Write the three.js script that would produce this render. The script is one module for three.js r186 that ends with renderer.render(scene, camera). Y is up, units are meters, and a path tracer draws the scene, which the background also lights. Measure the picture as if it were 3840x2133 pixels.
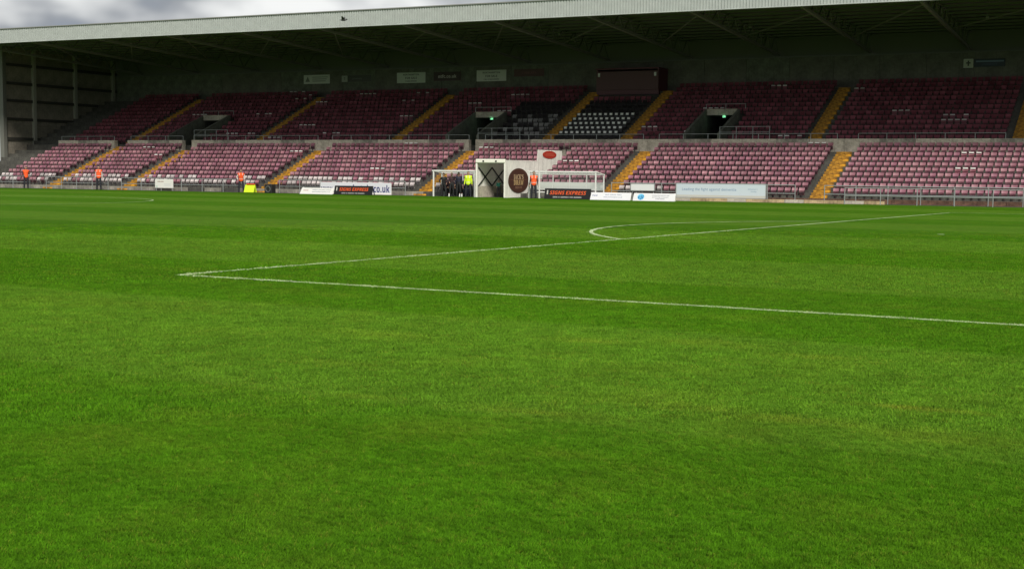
import * as THREE from 'three';
import { mergeGeometries, mergeVertices } from 'three/addons/utils/BufferGeometryUtils.js';
import { RoundedBoxGeometry } from 'three/addons/geometries/RoundedBoxGeometry.js';
import { MarchingCubes } from 'three/addons/objects/MarchingCubes.js';

/* ------------------------------------------------------------------ camera, sky, sun, exposure */
const scene = new THREE.Scene();
const camera = new THREE.PerspectiveCamera(23.94, 1024 / 568, 0.1, 6000);
camera.position.set(0, 1.65, 0);
camera.up.set(-0.04573, 0.99651, -0.06978);
camera.lookAt(-44.112, 1.65 - 8.282, -89.362);

function mulberry(a) {
  return () => { a |= 0; a = a + 0x6D2B79F5 | 0; let t = Math.imul(a ^ a >>> 15, 1 | a); t = t + Math.imul(t ^ t >>> 7, 61 | t) ^ t; return ((t ^ t >>> 14) >>> 0) / 4294967296; };
}
const hash3 = (x, y, z) => { let n = Math.imul(x, 374761393) + Math.imul(y, 668265263) + Math.imul(z, 2147483647 ^ 0x5bd1e995) | 0; n = Math.imul(n ^ n >>> 13, 1274126177); return ((n ^ n >>> 16) >>> 0) / 4294967296; };
const sm = t => t * t * (3 - 2 * t), mix = (a, b, t) => a + (b - a) * t, clamp = (x, a = 0, b = 1) => x < a ? a : x > b ? b : x;
const step = (a, b, x) => sm(clamp((x - a) / (b - a)));
function noise3(x, y, z) {
  const i = Math.floor(x), j = Math.floor(y), k = Math.floor(z), u = sm(x - i), v = sm(y - j), w = sm(z - k);
  const L = (a, b) => mix(mix(hash3(i, j + a, k + b), hash3(i + 1, j + a, k + b), u), 0, 0);
  return mix(mix(L(0, 0), L(1, 0), v), mix(L(0, 1), L(1, 1), v), w);
}
const fbm = (x, y, z, n) => { let s = 0, a = .5, t = 0; for (let i = 0; i < n; i++) { s += a * noise3(x, y, z); t += a; x = x * 2.03 + 11.3; y = y * 2.03 + 5.7; z = z * 2.03 + 3.1; a *= .5; } return s / t; };

{ // broken overcast: white cumulus banks with slate undersides, the same all round
  const W = 2048, H = 1024, data = new Float32Array(W * H * 4);
  for (let j = 0; j < H; j++) for (let i = 0; i < W; i++) {
    const el = (j + .5) / H * Math.PI - Math.PI / 2, az = (i + .5) / W * 2 * Math.PI - Math.PI;
    const x = Math.cos(az) * Math.cos(el), z = Math.sin(az) * Math.cos(el), y = Math.sin(el);
    const q = 1 / (Math.max(y, 0) + .22);
    const d = fbm(x * q * 2.0 + 35.6, z * q * 2.0 + 13.9, y * 3.0 + 1.3, 6), e = fbm(x * q * 7.5 + 66, z * q * 7.5 + 3, y * 14, 6);
    const cloud = step(.22, .46, d), lit = clamp(.52 + (e - .5) * 1.9 + (d - .5) * 3.2);
    const c = [mix(.20, .93, lit), mix(.225, .945, lit), mix(.265, .935, lit)], b = [.15, .20, .29], o = (j * W + i) * 4;
    for (let k = 0; k < 3; k++) data[o + k] = y < -.02 ? [.07, .09, .05][k] : mix(b[k], c[k], cloud);
    data[o + 3] = 1;
  }
  const sky = new THREE.DataTexture(data, W, H, THREE.RGBAFormat, THREE.FloatType);
  sky.mapping = THREE.EquirectangularReflectionMapping; sky.magFilter = THREE.LinearFilter; sky.needsUpdate = true;
  scene.background = sky; scene.environment = sky; scene.backgroundIntensity = 1; scene.environmentIntensity = 1;
}
const sun = new THREE.DirectionalLight(new THREE.Color(1, .95, .85), 3.9);
sun.position.set(6, 57, -4); sun.target.position.set(-38, 0, -60);
sun.castShadow = true; sun.shadow.radius = 24; sun.shadow.mapSize.set(2048, 2048);
Object.assign(sun.shadow.camera, { left: -75, right: 75, top: 60, bottom: -60, near: 1, far: 220 });
scene.add(sun, sun.target);
const renderer = new THREE.WebGLRenderer({ antialias: true });
renderer.setSize(1024, 568); renderer.shadowMap.enabled = true;
renderer.toneMapping = THREE.LinearToneMapping; renderer.toneMappingExposure = 1.0;

/* ------------------------------------------------------------------ helpers */
const rnd = mulberry(20240811);
const used = new Map();
function numbered(n) { const k = used.get(n) || 0; used.set(n, k + 1); return k ? n + '_' + String(k).padStart(3, '0') : n; }
const shade = o => { o.castShadow = o.receiveShadow = true; return o; };
function part(name, geo, mat, parent) { const m = shade(new THREE.Mesh(geo, mat)); m.name = name; parent.add(m); return m; }
function pgroup(name, parent, p = [0, 0, 0]) { const g = new THREE.Group(); g.name = name; g.position.set(...p); parent.add(g); return g; }
function tag(o, label, category, group) { o.userData.label = label; o.userData.category = category; if (group) o.userData.group = group; return o; }
function thing(name, label, category, p = [0, 0, 0], turn = 0, group) { const o = new THREE.Group(); o.name = numbered(name); o.position.set(...p); o.rotation.y = turn; scene.add(o); return tag(o, label, category, group); }
function solid(name, geo, mat, label, category, p = [0, 0, 0], turn = 0, group) { const o = shade(new THREE.Mesh(geo, mat)); o.name = numbered(name); o.position.set(...p); o.rotation.y = turn; scene.add(o); return tag(o, label, category, group); }
function structure(name, geo, mat) { const o = shade(new THREE.Mesh(geo, mat)); o.name = name; o.userData.kind = 'structure'; scene.add(o); return o; }
// uv in metres, by the way a face points
function uvm(g, s = 1) {
  if (g.index) g = g.toNonIndexed();
  const p = g.attributes.position, n = g.attributes.normal, uv = new Float32Array(p.count * 2);
  for (let i = 0; i < p.count; i++) {
    const ax = Math.abs(n.getX(i)), ay = Math.abs(n.getY(i)), az = Math.abs(n.getZ(i)), x = p.getX(i), y = p.getY(i), z = p.getZ(i);
    uv[2 * i] = (ax > ay && ax > az ? z : x) * s; uv[2 * i + 1] = (ay > ax && ay > az ? z : y) * s;
  }
  g.setAttribute('uv', new THREE.BufferAttribute(uv, 2)); return g;
}
const box = (x0, x1, y0, y1, z0, z1) => { const g = new THREE.BoxGeometry(Math.abs(x1 - x0), Math.abs(y1 - y0), Math.abs(z1 - z0)); g.translate((x0 + x1) / 2, (y0 + y1) / 2, (z0 + z1) / 2); return uvm(g); };
const rbox = (x0, x1, y0, y1, z0, z1, r = .02, s = 1) => { const g = new RoundedBoxGeometry(x1 - x0, y1 - y0, z1 - z0, s, r); g.translate((x0 + x1) / 2, (y0 + y1) / 2, (z0 + z1) / 2); return uvm(g); };
function bar(a, b, r, seg = 6) { // round bar from a to b
  const A = new THREE.Vector3(...a), B = new THREE.Vector3(...b), d = B.clone().sub(A), g = new THREE.CylinderGeometry(r, r, d.length(), seg);
  g.applyQuaternion(new THREE.Quaternion().setFromUnitVectors(new THREE.Vector3(0, 1, 0), d.clone().normalize())); g.translate(...A.add(B).multiplyScalar(.5).toArray()); return uvm(g);
}
function beam(a, b, w, h) { // square bar from a to b
  const A = new THREE.Vector3(...a), B = new THREE.Vector3(...b), d = B.clone().sub(A), g = new THREE.BoxGeometry(w, h, d.length()), m = new THREE.Matrix4().lookAt(A, B, new THREE.Vector3(0, 1, 0));
  g.applyMatrix4(m); g.translate(...A.add(B).multiplyScalar(.5).toArray()); return uvm(g);
}
const merge = list => mergeGeometries(list.map(g => g.index ? g.toNonIndexed() : g));
function texture(w, h, f, srgb = true, rep = true) { // f(i,j) -> [r,g,b] 0..1 (already encoded)
  const d = new Uint8Array(w * h * 4);
  for (let j = 0; j < h; j++) for (let i = 0; i < w; i++) { const c = f(i, j), o = (j * w + i) * 4; for (let k = 0; k < 3; k++) d[o + k] = clamp(Math.round((Array.isArray(c) ? c[k] : c) * 255), 0, 255); d[o + 3] = 255; }
  const t = new THREE.DataTexture(d, w, h); t.magFilter = THREE.LinearFilter; t.minFilter = THREE.LinearMipmapLinearFilter; t.generateMipmaps = true;
  if (rep) t.wrapS = t.wrapT = THREE.RepeatWrapping; if (srgb) t.colorSpace = THREE.SRGBColorSpace; t.needsUpdate = true; return t;
}
// noise that tiles over n cells
function tiled(x, y, n, s) { const i = Math.floor(x), j = Math.floor(y), u = sm(x - i), v = sm(y - j), h = (a, b) => hash3(((a % n) + n) % n, ((b % n) + n) % n, s); return mix(mix(h(i, j), h(i + 1, j), u), mix(h(i, j + 1), h(i + 1, j + 1), u), v); }
function grime(base, amp, seed) { // mottled, stained surface 256 px = 2 m
  return texture(256, 256, (i, j) => {
    const x = i / 256, y = j / 256, n = tiled(x * 4, y * 4, 4, seed) * .45 + tiled(x * 16, y * 12, 1e6, seed + 1) * 0 + tiled(x * 16, y * 16, 16, seed + 1) * .3 + tiled(x * 64, y * 64, 64, seed + 2) * .25;
    const s = tiled(x * 32, y * 3, 96, seed + 3); // runs and streaks
    const k = 1 + (n - .5) * amp * 1.6 - Math.max(0, s - .68) * amp * 1.2;
    return base.map(c => c * k);
  });
}
const lin = (r, g, b) => new THREE.Color().setRGB(r, g, b);
const mat = (color, o = {}) => new THREE.MeshStandardMaterial({ color, roughness: .8, ...o });
const met = o => { o.map.repeat.set(.5, .5); return o; };
const M = {
  concrete: mat(0xffffff, { map: grime([.56, .54, .50], .35, 3), roughness: .9 }),
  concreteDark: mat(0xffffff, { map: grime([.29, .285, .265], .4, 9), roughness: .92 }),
  concretePale: mat(0xffffff, { map: grime([.66, .63, .58], .35, 15), roughness: .9 }),
  beige: mat(0xffffff, { map: grime([.66, .58, .45], .4, 21), roughness: .9 }),
  brick: mat(0xffffff, { map: grime([.36, .27, .22], .6, 27), roughness: .95 }),
  yellow: mat(0xffffff, { map: grime([.72, .51, .12], .7, 33), roughness: .75 }),
  yellow2: mat(0xffffff, { map: grime([.58, .42, .12], .7, 39), roughness: .75 }),
  girt: mat(lin(.045, .042, .036), { roughness: .7 }),
  gable: mat(0xffffff, { map: grime([.50, .475, .43], .25, 47), roughness: .85 }),
  truss: mat(lin(.19, .188, .178), { roughness: .7 }),
  pillar: mat(lin(.32, .31, .27), { roughness: .7 }),
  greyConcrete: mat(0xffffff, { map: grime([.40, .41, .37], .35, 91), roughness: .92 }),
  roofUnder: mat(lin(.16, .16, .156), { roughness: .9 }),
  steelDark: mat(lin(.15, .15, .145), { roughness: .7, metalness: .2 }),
  steelPale: mat(lin(.17, .17, .15), { roughness: .6, metalness: .2 }),
  galv: mat(lin(.36, .38, .38), { roughness: .45, metalness: .55 }),
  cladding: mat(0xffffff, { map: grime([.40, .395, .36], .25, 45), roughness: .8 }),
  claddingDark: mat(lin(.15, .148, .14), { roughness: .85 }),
  fascia: mat(0xffffff, { map: grime([.655, .675, .665], .09, 51), roughness: .55 }),
  flashing: mat(lin(.20, .205, .19), { roughness: .6 }),
  black: mat(lin(.012, .012, .013), { roughness: .6 }),
  white: mat(lin(.78, .78, .76), { roughness: .55 }),
  whiteFrame: mat(lin(.72, .72, .70), { roughness: .4 }),
  maroon: mat(lin(.10, .022, .034), { roughness: .5 }),
};
for (const m of Object.values(M)) if (m.map) m.map.repeat.set(.5, .5);

/* ------------------------------------------------------------------ pitch */
// linear base colour of the turf at a place: mowing bands (sheen of leaning blades put into the colour), patches, yellowed spots
const YEL = [[-1.57, -9.77, .42, .10, 1], [-2.22, -8.87, .55, .2, .55], [-3.01, -9.02, .5, .2, .4], [-3.86, -8.29, .6, .2, .35], [-1.32, -8.75, .6, .3, .35], [-5.3, -8.23, .35, .12, .3], [-4.06, -12.54, .7, .3, .3], [-5.16, -12.13, .6, .25, .35], [-7.2, -11.5, .9, .4, .25], [-2.9, -12.1, .5, .25, .3], [-6.4, -9.6, .5, .2, .25], [-3.2, -7.1, .3, .15, .35]];
function turf(x, z, out) {
  const w = (fbm(x * .23, 3.3, z * .23, 3) - .5) * 1.5, zz = z - .04 * x + w * .55;           // band edges wander a little
  const t = ((-zz - 7.1) / 11.7 % 1 + 1) % 1, soft = .035;
  let band = step(0, soft, t) * (1 - step(.5, .5 + soft, t)); if (zz > -7.1) band *= step(-5.9, -7.1, zz);
  if (zz > -8) band = mix(band, 0, step(-9.6, -6.6, zz));
  const big = fbm(x * .16 + 40, 1.7, z * .42, 4) - .5, mid = fbm(x * 1.5, 9.2, z * 1.5 + 17, 3) - .5, fine = fbm(x * 5, 4.4, z * 7, 2) - .5;
  let dry = clamp(fbm(x * 1.2 + 9, 6.6, z * 1.2 + 3, 4) * 2.6 - 1.3) * .2;
  for (const [a, b, rx, rz, s] of YEL) { const q = ((x - a) / rx) ** 2 + ((z - b) / rz) ** 2; if (q < 3) dry = Math.max(dry, s * Math.exp(-q * 1.4) * (.7 + fine * 1.2)); }
  const k = 1 + big * .22 + mid * .20 + fine * .40;
  const r = mix(.054, .077, band), g = mix(.150, .174, band), b = mix(.0036, .0100, band);
  out[0] = mix(r, .165, dry) * k; out[1] = mix(g, .190, dry) * k; out[2] = mix(b, .018, dry) * k; return out;
}
const enc = c => c <= .0031308 ? c * 12.92 : 1.055 * Math.pow(c, 1 / 2.4) - .055;
// pitch markings: [distance to the nearest painted line]
const COR = [-13.97, -16.47], FAR = [-9.43, -65.33], NEARGOAL = [9.5, -15.46], FARGOAL = [14, -64.9], DC = [-4.1, -39.69], DR = 11.68, CC = [-57, -49], CR = 10.5, LW = .055;
{
  const X0 = -118, X1 = 26, Z0 = -82.2, Z1 = 18, N = 2048, c = [0, 0, 0];
  const map = texture(N, N, (i, j) => { turf(mix(X0, X1, (i + .5) / N), mix(Z1, Z0, (j + .5) / N), c); const g = .86 + .28 * hash3(i, j, 5); return [enc(c[0] * g), enc(c[1] * g), enc(c[2] * g)]; }, true, false);
  const bump = texture(512, 512, (i, j) => tiled(i / 4, j / 4, 128, 71) * .6 + tiled(i / 12, j / 12, 1e5, 72) * 0 + hash3(i, j, 73) * .4, false);
  bump.repeat.set(120, 84);
  const g = new THREE.PlaneGeometry(X1 - X0, Z1 - Z0, 1, 1); g.rotateX(-Math.PI / 2); g.translate((X0 + X1) / 2, 0, (Z0 + Z1) / 2);
  structure('pitch', g, new THREE.MeshPhysicalMaterial({ map, bumpMap: bump, bumpScale: .02, roughness: 1, specularIntensity: .08 }));
  const gg = new THREE.PlaneGeometry(4000, 4000); gg.rotateX(-Math.PI / 2); gg.translate(0, -.03, 0);
  structure('ground', gg, mat(lin(.06, .075, .035), { roughness: 1 }));
}
function ribbon(pts, half, y) { // flat strip along points
  const p = [], n = pts.length;
  for (let i = 0; i < n; i++) { const a = pts[Math.max(0, i - 1)], b = pts[Math.min(n - 1, i + 1)], dx = b[0] - a[0], dz = b[1] - a[1], l = Math.hypot(dx, dz); p.push([pts[i][0] - dz / l * half, pts[i][1] + dx / l * half], [pts[i][0] + dz / l * half, pts[i][1] - dx / l * half]); }
  const v = []; for (let i = 0; i < n - 1; i++) for (const k of [0, 1, 2, 1, 3, 2]) v.push(p[2 * i + k][0], y, p[2 * i + k][1]);
  const g = new THREE.BufferGeometry(); g.setAttribute('position', new THREE.Float32BufferAttribute(v, 3)); g.computeVertexNormals(); return uvm(g);
}
const line = (a, b, n = 40) => Array.from({ length: n + 1 }, (_, i) => [mix(a[0], b[0], i / n), mix(a[1], b[1], i / n)]);
const arc = (c, r, a0, a1, n = 120) => Array.from({ length: n + 1 }, (_, i) => { const t = mix(a0, a1, i / n); return [c[0] + r * Math.cos(t), c[1] + r * Math.sin(t)]; });
const dA = Math.atan2(-31.61 - DC[1], -12.57 - DC[0]), dB = Math.atan2(-48.76 - DC[1], -11.5 - DC[0]) + 2 * Math.PI;
const LINES = [['penalty_box_line', line(COR, FAR, 120)], ['penalty_box_line', line(COR, NEARGOAL, 80)], ['penalty_box_line', line(FAR, FARGOAL, 40)], ['penalty_arc_line', arc(DC, DR, dA, dB)], ['centre_circle_line', arc(CC, CR, 0, 2 * Math.PI)], ['penalty_spot_marking', arc([-6.03, -40.17], .055, 0, 2 * Math.PI, 20)]];
const paint = mat(0xffffff, { map: grime([.66, .73, .54], .4, 61), roughness: 1 });
LINES.forEach(([n, pts], i) => structure(numbered(n), ribbon(pts, i == 5 ? .053 : i == 4 ? .04 : LW, i == 5 ? .012 : .008 + (i % 4) * .002), paint));
function onLine(x, z) {
  const seg = (a, b) => { const dx = b[0] - a[0], dz = b[1] - a[1], t = clamp(((x - a[0]) * dx + (z - a[1]) * dz) / (dx * dx + dz * dz)); return Math.hypot(x - a[0] - dx * t, z - a[1] - dz * t); };
  return Math.min(seg(COR, FAR), seg(COR, NEARGOAL), (x < -12.57 + (z + 31.61) * -.0628) ? Math.abs(Math.hypot(x - DC[0], z - DC[1]) - DR) : 9) < LW;
}
{ // standing grass: tufts of blades, thinning out with distance where they can no longer be told apart
  const tuft = (n, spread, w, seed) => {
    const r = mulberry(seed), v = [], c = [];
    for (let i = 0; i < n; i++) {
      const a = r() * 6.283, d = Math.sqrt(r()) * spread, x = Math.cos(a) * d, z = Math.sin(a) * d, h = .006 + r() * .012, t = r() * 6.283, lean = .004 + r() * .019, dir = r() * 6.283, q = w * (.7 + r() * .6), k = .78 + r() * .5;
      const ux = Math.cos(t) * q / 2, uz = Math.sin(t) * q / 2, lx = Math.cos(dir) * lean, lz = Math.sin(dir) * lean;
      const A = [x - ux, 0, z - uz], B = [x + ux, 0, z + uz], C = [x - ux * .8 + lx * .35, h * .6, z - uz * .8 + lz * .35], D = [x + ux * .8 + lx * .35, h * .6, z + uz * .8 + lz * .35], E = [x + lx, h, z + lz];
      for (const p of [A, B, C, B, D, C, C, D, E]) { v.push(...p); c.push(k * 1.02, k, k); }
    }
    const g = new THREE.BufferGeometry(); g.setAttribute('position', new THREE.Float32BufferAttribute(v, 3)); g.setAttribute('color', new THREE.Float32BufferAttribute(c, 3)); g.computeVertexNormals(); return g;
  };
  const blade = new THREE.MeshPhysicalMaterial({ color: 0xffffff, vertexColors: true, roughness: .9, specularIntensity: .12, side: THREE.DoubleSide, transmission: .25, thickness: 0 });
  const zones = [[3.2, 9, 3600, tuft(12, .026, .0025, 5), .9], [9, 20, 950, tuft(12, .045, .0050, 6), 1.05], [20, 44, 200, tuft(13, .09, .010, 7), 1.1]];
  const o = new THREE.Object3D(), col = new THREE.Color(), c = [0, 0, 0], az0 = Math.atan2(-.441, .894);
  zones.forEach(([d0, d1, dens, geo, hs], k) => {
    const half = .44, area = half * (d1 * d1 - d0 * d0), n = Math.round(area * dens), pos = [];
    for (let i = 0; i < n; i++) {
      const d = Math.sqrt(mix(d0 * d0, d1 * d1, rnd())), a = az0 + (rnd() * 2 - 1) * half; 
      if (k == 2 && rnd() < step(28, 44, d)) continue;
      pos.push(Math.sin(a) * d, -Math.cos(a) * d);
    }
    const m = new THREE.InstancedMesh(geo, blade, pos.length / 2); m.name = numbered('grass'); m.userData.kind = 'stuff'; tag(m, ['short mown grass blades in the foreground of the pitch', 'mown grass blades across the near part of the penalty area', 'mown grass blades in the middle distance of the pitch'][k], 'grass');
    for (let i = 0; i < pos.length / 2; i++) {
      const x = pos[2 * i], z = pos[2 * i + 1]; turf(x, z, c);
      const cl = fbm(x * 14, 2.2, z * 14, 2), dk = .76 + .48 * fbm(x * 17 + 5, 7.2, z * 17, 2), s = .8 + rnd() * .5; o.position.set(x, 0, z); o.rotation.set(0, rnd() * 6.283, 0); o.scale.set(s, s * hs * (.5 + 1.0 * cl + .3 * rnd()), s); o.updateMatrix(); m.setMatrixAt(i, o.matrix);
      const j = (.78 + rnd() * .44) * dk, y = rnd() < .05 ? .5 : 0;
      if (onLine(x, z) && rnd() < .95) col.setRGB(.42 * j, .52 * j, .26 * j); else col.setRGB(mix(c[0], .16, y) * j * 1.42, mix(c[1], .18, y) * j * 1.42, mix(c[2], .02, y) * j * 1.42);
      m.setColorAt(i, col);
    }
    shade(m); scene.add(m);
  });
}

/* ------------------------------------------------------------------ grandstand */
const XL = -95, XR = 14;
const LOW = { z0: -83.2, dz: .82, y0: .28, dy: .332, n: 10 }, UP = { z0: -92, dz: .84, y0: 3.8, dy: .37, n: 13 };
const AISLE_L = [-83.3, -75.3, -61.75, -47.9, -33.85, -19.87, -5.9], AISLE_U = [-83.13, -69.46, -56.1, -42.78, -36.42, -22.52, -9.2];
const VOM = [[-78.5, -75.45], [-50.95, -48.05], [-31.6, -28.9]];
const stand = thing('grandstand', 'long covered football grandstand with pale ribbed roof edge and yellow stairs', 'grandstand');
function terrace(t, x0, x1, k0, k1, base) { // stepped solid over rows k0..k1
  const s = new THREE.Shape(), zf = k => -(t.z0 - t.dz * k + t.dz - .12), y = k => t.y0 + t.dy * k; // shape x = depth
  s.moveTo(zf(k0), base); for (let k = k0; k <= k1; k++) { s.lineTo(zf(k), y(k)); s.lineTo(zf(k + 1), y(k)); } s.lineTo(zf(k1 + 1), base); s.closePath();
  const g = new THREE.ExtrudeGeometry(s, { depth: x1 - x0, bevelEnabled: false }); g.rotateY(Math.PI / 2); g.translate(x0, 0, 0); return uvm(g);
}
part('lower_terrace', merge([terrace(LOW, XL, -42.15, 0, 9, -.2), terrace(LOW, -39.95, XR, 0, 9, -.2)]), M.concreteDark, stand);
part('upper_terrace', merge([terrace(UP, XL, VOM[0][0], 0, 12, 2), terrace(UP, VOM[0][1], VOM[1][0], 0, 12, 2), terrace(UP, VOM[1][1], VOM[2][0], 0, 12, 2), terrace(UP, VOM[2][1], XR, 0, 12, 2)]), M.concreteDark, stand);
// yellow stairs, each step a piece
function flight(t, x, k0, k1, m, label) {
  const f = pgroup('stair_flight', stand), w = t === LOW ? 1.02 : .9, g = rbox(-w / 2, w / 2, 0, t.dy / 2 - .004, .0, t.dz / 2 - .05, .012); f.userData.label = label;
  for (let k = k0; k <= k1; k++) for (let h = 0; h < 2; h++) {
    const s = part('step', g, h == 0 ? m : M.yellow2, f);  // alternate steps in darker yellow paint in the shadow lines between steps
    s.position.set(x, t.y0 + t.dy * (k - 1) + h * (t.dy / 2 + .01) + .004, t.z0 - t.dz * k + t.dz - .12 - (h ? t.dz / 2 - .066 : 0));
  }
}
AISLE_L.forEach((x, i) => flight(LOW, x, 0, i ? 9 : 10, M.yellow, 'yellow painted lower stairs, number ' + (i + 1) + ' from the left'));
AISLE_U.forEach((x, i) => flight(UP, x, 1, 12, M.yellow, 'yellow painted upper stairs, number ' + (i + 1) + ' from the left'));
// middle wall in panels with open joints
{
  const w = pgroup('middle_wall', stand), gaps = [[-84.0, -82.5], [-76.4, -75.4], [-48.62, -48.05]];
  let x = XL + 4.4; const cuts = [];
  while (x < XR) { let e = Math.min(x + 2.33, XR); for (const [a, b] of gaps) { if (x < a && e > a) e = a; if (x >= a - .001 && x < b) { x = b; e = Math.min(x + 2.33, XR); } } cuts.push([x, e]); x = e; }
  cuts.forEach(([a, b], i) => part('wall_panel', rbox(a + .008, b - .008, 2.9, 4.16, -91.22, -90.76, .015), [M.concretePale, M.concrete, M.concretePale][i % 3], w));
}
// front plinth: blocks, pale at the left, brick brown at the right
{
  const w = pgroup('front_plinth', stand); let i = 0;
  for (let x = XL + 2; x < XR; x += 1.62, i++) part('wall_block', rbox(x + .01, x + 1.61, -.05, .275, -82.5, -82.2 + .02 * hash3(i, 2, 8), .012), x > -24 ? M.brick : hash3(i, 1, 1) > .35 ? M.concrete : M.concreteDark, w);
}
// vomitories: side walls following the rake, lintel, floor and a dark passage behind
VOM.forEach(([a, b], i) => {
  const v = pgroup('vomitory', stand), wall = (x0, x1) => {
    const s = new THREE.Shape(); s.moveTo(91.3, 2.2); s.lineTo(91.3, 4.55); s.lineTo(92.4, 5.05); s.lineTo(96.1, 6.5); s.lineTo(96.1, 2.2); s.closePath();
    const g = new THREE.ExtrudeGeometry(s, { depth: x1 - x0, bevelEnabled: false }); g.rotateY(Math.PI / 2); g.translate(x0, 0, 0); return uvm(g);
  };
  part('side_wall', wall(a - .002, a + .2), M.greyConcrete, v); part('side_wall', wall(b - .2, b + .002), M.greyConcrete, v);
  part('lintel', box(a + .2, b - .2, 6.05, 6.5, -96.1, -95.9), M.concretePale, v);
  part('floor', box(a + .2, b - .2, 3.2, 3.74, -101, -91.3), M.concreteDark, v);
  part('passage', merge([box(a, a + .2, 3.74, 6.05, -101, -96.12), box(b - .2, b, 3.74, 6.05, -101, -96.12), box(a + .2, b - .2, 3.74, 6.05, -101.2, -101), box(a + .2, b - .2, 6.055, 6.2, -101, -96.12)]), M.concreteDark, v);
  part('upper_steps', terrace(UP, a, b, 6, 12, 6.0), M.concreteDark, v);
  part('notice', box(a + .2, a + .215, 4.3, 5.1, -93.2, -92.4), M.steelPale, v);
});
// back wall panels and dark cladding above
{
  const w = pgroup('back_wall', stand); let i = 0;
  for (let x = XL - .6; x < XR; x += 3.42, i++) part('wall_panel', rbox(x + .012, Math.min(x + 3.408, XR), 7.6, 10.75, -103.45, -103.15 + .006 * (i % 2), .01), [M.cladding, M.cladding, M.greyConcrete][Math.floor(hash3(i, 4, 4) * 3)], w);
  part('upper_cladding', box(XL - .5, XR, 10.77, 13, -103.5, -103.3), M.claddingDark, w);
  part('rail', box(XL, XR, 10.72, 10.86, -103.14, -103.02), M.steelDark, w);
}
// roof: deck, ribbed edge sheet with flashings, purlins
const FZ = -81.9;
{
  const roof = pgroup('roof', stand), rL = XL - 6, rR = XR;
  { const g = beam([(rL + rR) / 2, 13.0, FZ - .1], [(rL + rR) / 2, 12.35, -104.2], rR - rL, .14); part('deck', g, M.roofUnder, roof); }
  { // box-rib profile
    const p = .2, d = .055, v = []; const y0 = 11.97, y1 = 13.07;
    const q = (xa, za, xb, zb) => v.push(xa, y0, za, xb, y0, zb, xb, y1, zb, xa, y0, za, xb, y1, zb, xa, y1, za);
    for (let x = rL; x < rR - p; x += p) { q(x, FZ, x + .115, FZ); q(x + .115, FZ, x + .13, FZ - d); q(x + .13, FZ - d, x + .185, FZ - d); q(x + .185, FZ - d, x + p, FZ); }
    const g = new THREE.BufferGeometry(); g.setAttribute('position', new THREE.Float32BufferAttribute(v, 3)); g.computeVertexNormals(); part('fascia_sheet', uvm(g), M.fascia, roof);
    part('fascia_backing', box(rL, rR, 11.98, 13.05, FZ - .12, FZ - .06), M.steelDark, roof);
  }
  part('flashing', rbox(rL, rR, 13.05, 13.14, FZ - .2, FZ + .06, .02), M.flashing, roof);
  part('flashing', rbox(rL, rR, 11.93, 11.985, FZ - .2, FZ + .03, .02), M.fascia, roof);
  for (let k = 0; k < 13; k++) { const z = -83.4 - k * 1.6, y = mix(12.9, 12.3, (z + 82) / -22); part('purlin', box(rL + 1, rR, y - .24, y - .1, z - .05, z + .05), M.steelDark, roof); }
}
for (let k = 0; k < 15; k++) { // cantilever trusses
  const x = 7.3 - 7.08 * k, t = pgroup('roof_truss', stand, [x, 0, 0]);
  if (x < XL) continue;
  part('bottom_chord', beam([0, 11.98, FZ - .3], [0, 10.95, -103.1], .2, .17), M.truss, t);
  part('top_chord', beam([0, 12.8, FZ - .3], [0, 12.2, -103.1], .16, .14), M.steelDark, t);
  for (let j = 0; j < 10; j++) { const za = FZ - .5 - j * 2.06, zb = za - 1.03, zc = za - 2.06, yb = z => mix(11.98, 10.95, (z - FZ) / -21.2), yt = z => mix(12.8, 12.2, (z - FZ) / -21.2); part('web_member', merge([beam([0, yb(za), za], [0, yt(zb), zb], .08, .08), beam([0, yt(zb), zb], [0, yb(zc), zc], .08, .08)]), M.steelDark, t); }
}
for (let k = 0; k < 7; k++) { // wind bracing between trusses
  const a = 7.3 - 7.08 * (k * 2 + 1) ; part('wind_brace', merge([beam([a, 12.05, -84], [a - 7.08, 11.35, -96], .07, .07), beam([a - 7.08, 12.05, -86], [a - 14.16, 11.5, -94], .07, .07)]), M.truss, stand);
}
// gable end: cladding sheets between dark rails, pale columns
{
  const g = pgroup('gable_wall', stand), ys = [12.6, 10.96, 9.29, 7.74, 6.07, 4.3, 2.6, .4];
  for (let r = 0; r < ys.length - 1; r++) for (let c = 0; c < 3; c++) part('cladding_sheet', box(XL - .25, XL - .15, ys[r + 1] + .02, ys[r] - .02, -88.75 - c * 4.82, -88.75 - (c + 1) * 4.82 + .01), M.gable, g);
  for (const y of ys.slice(1, -1)) part('girt', box(XL - .15, XL - .01, y - .13, y + .13, -103.2, -88.7), M.girt, g);
  for (const [z, w] of [[-88.7, .42], [-92.3, .36], [-97.5, .36], [-102.6, .36]]) part('column', rbox(XL - .4, XL + .1, 0, 12.6, z - w / 2, z + w / 2, .02), z > -90 ? M.steelPale : M.pillar, g);
  part('end_wall', box(XL - .4, XL, -.1, 1.6, -90, -82.4), M.concreteDark, g);
}

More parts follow.
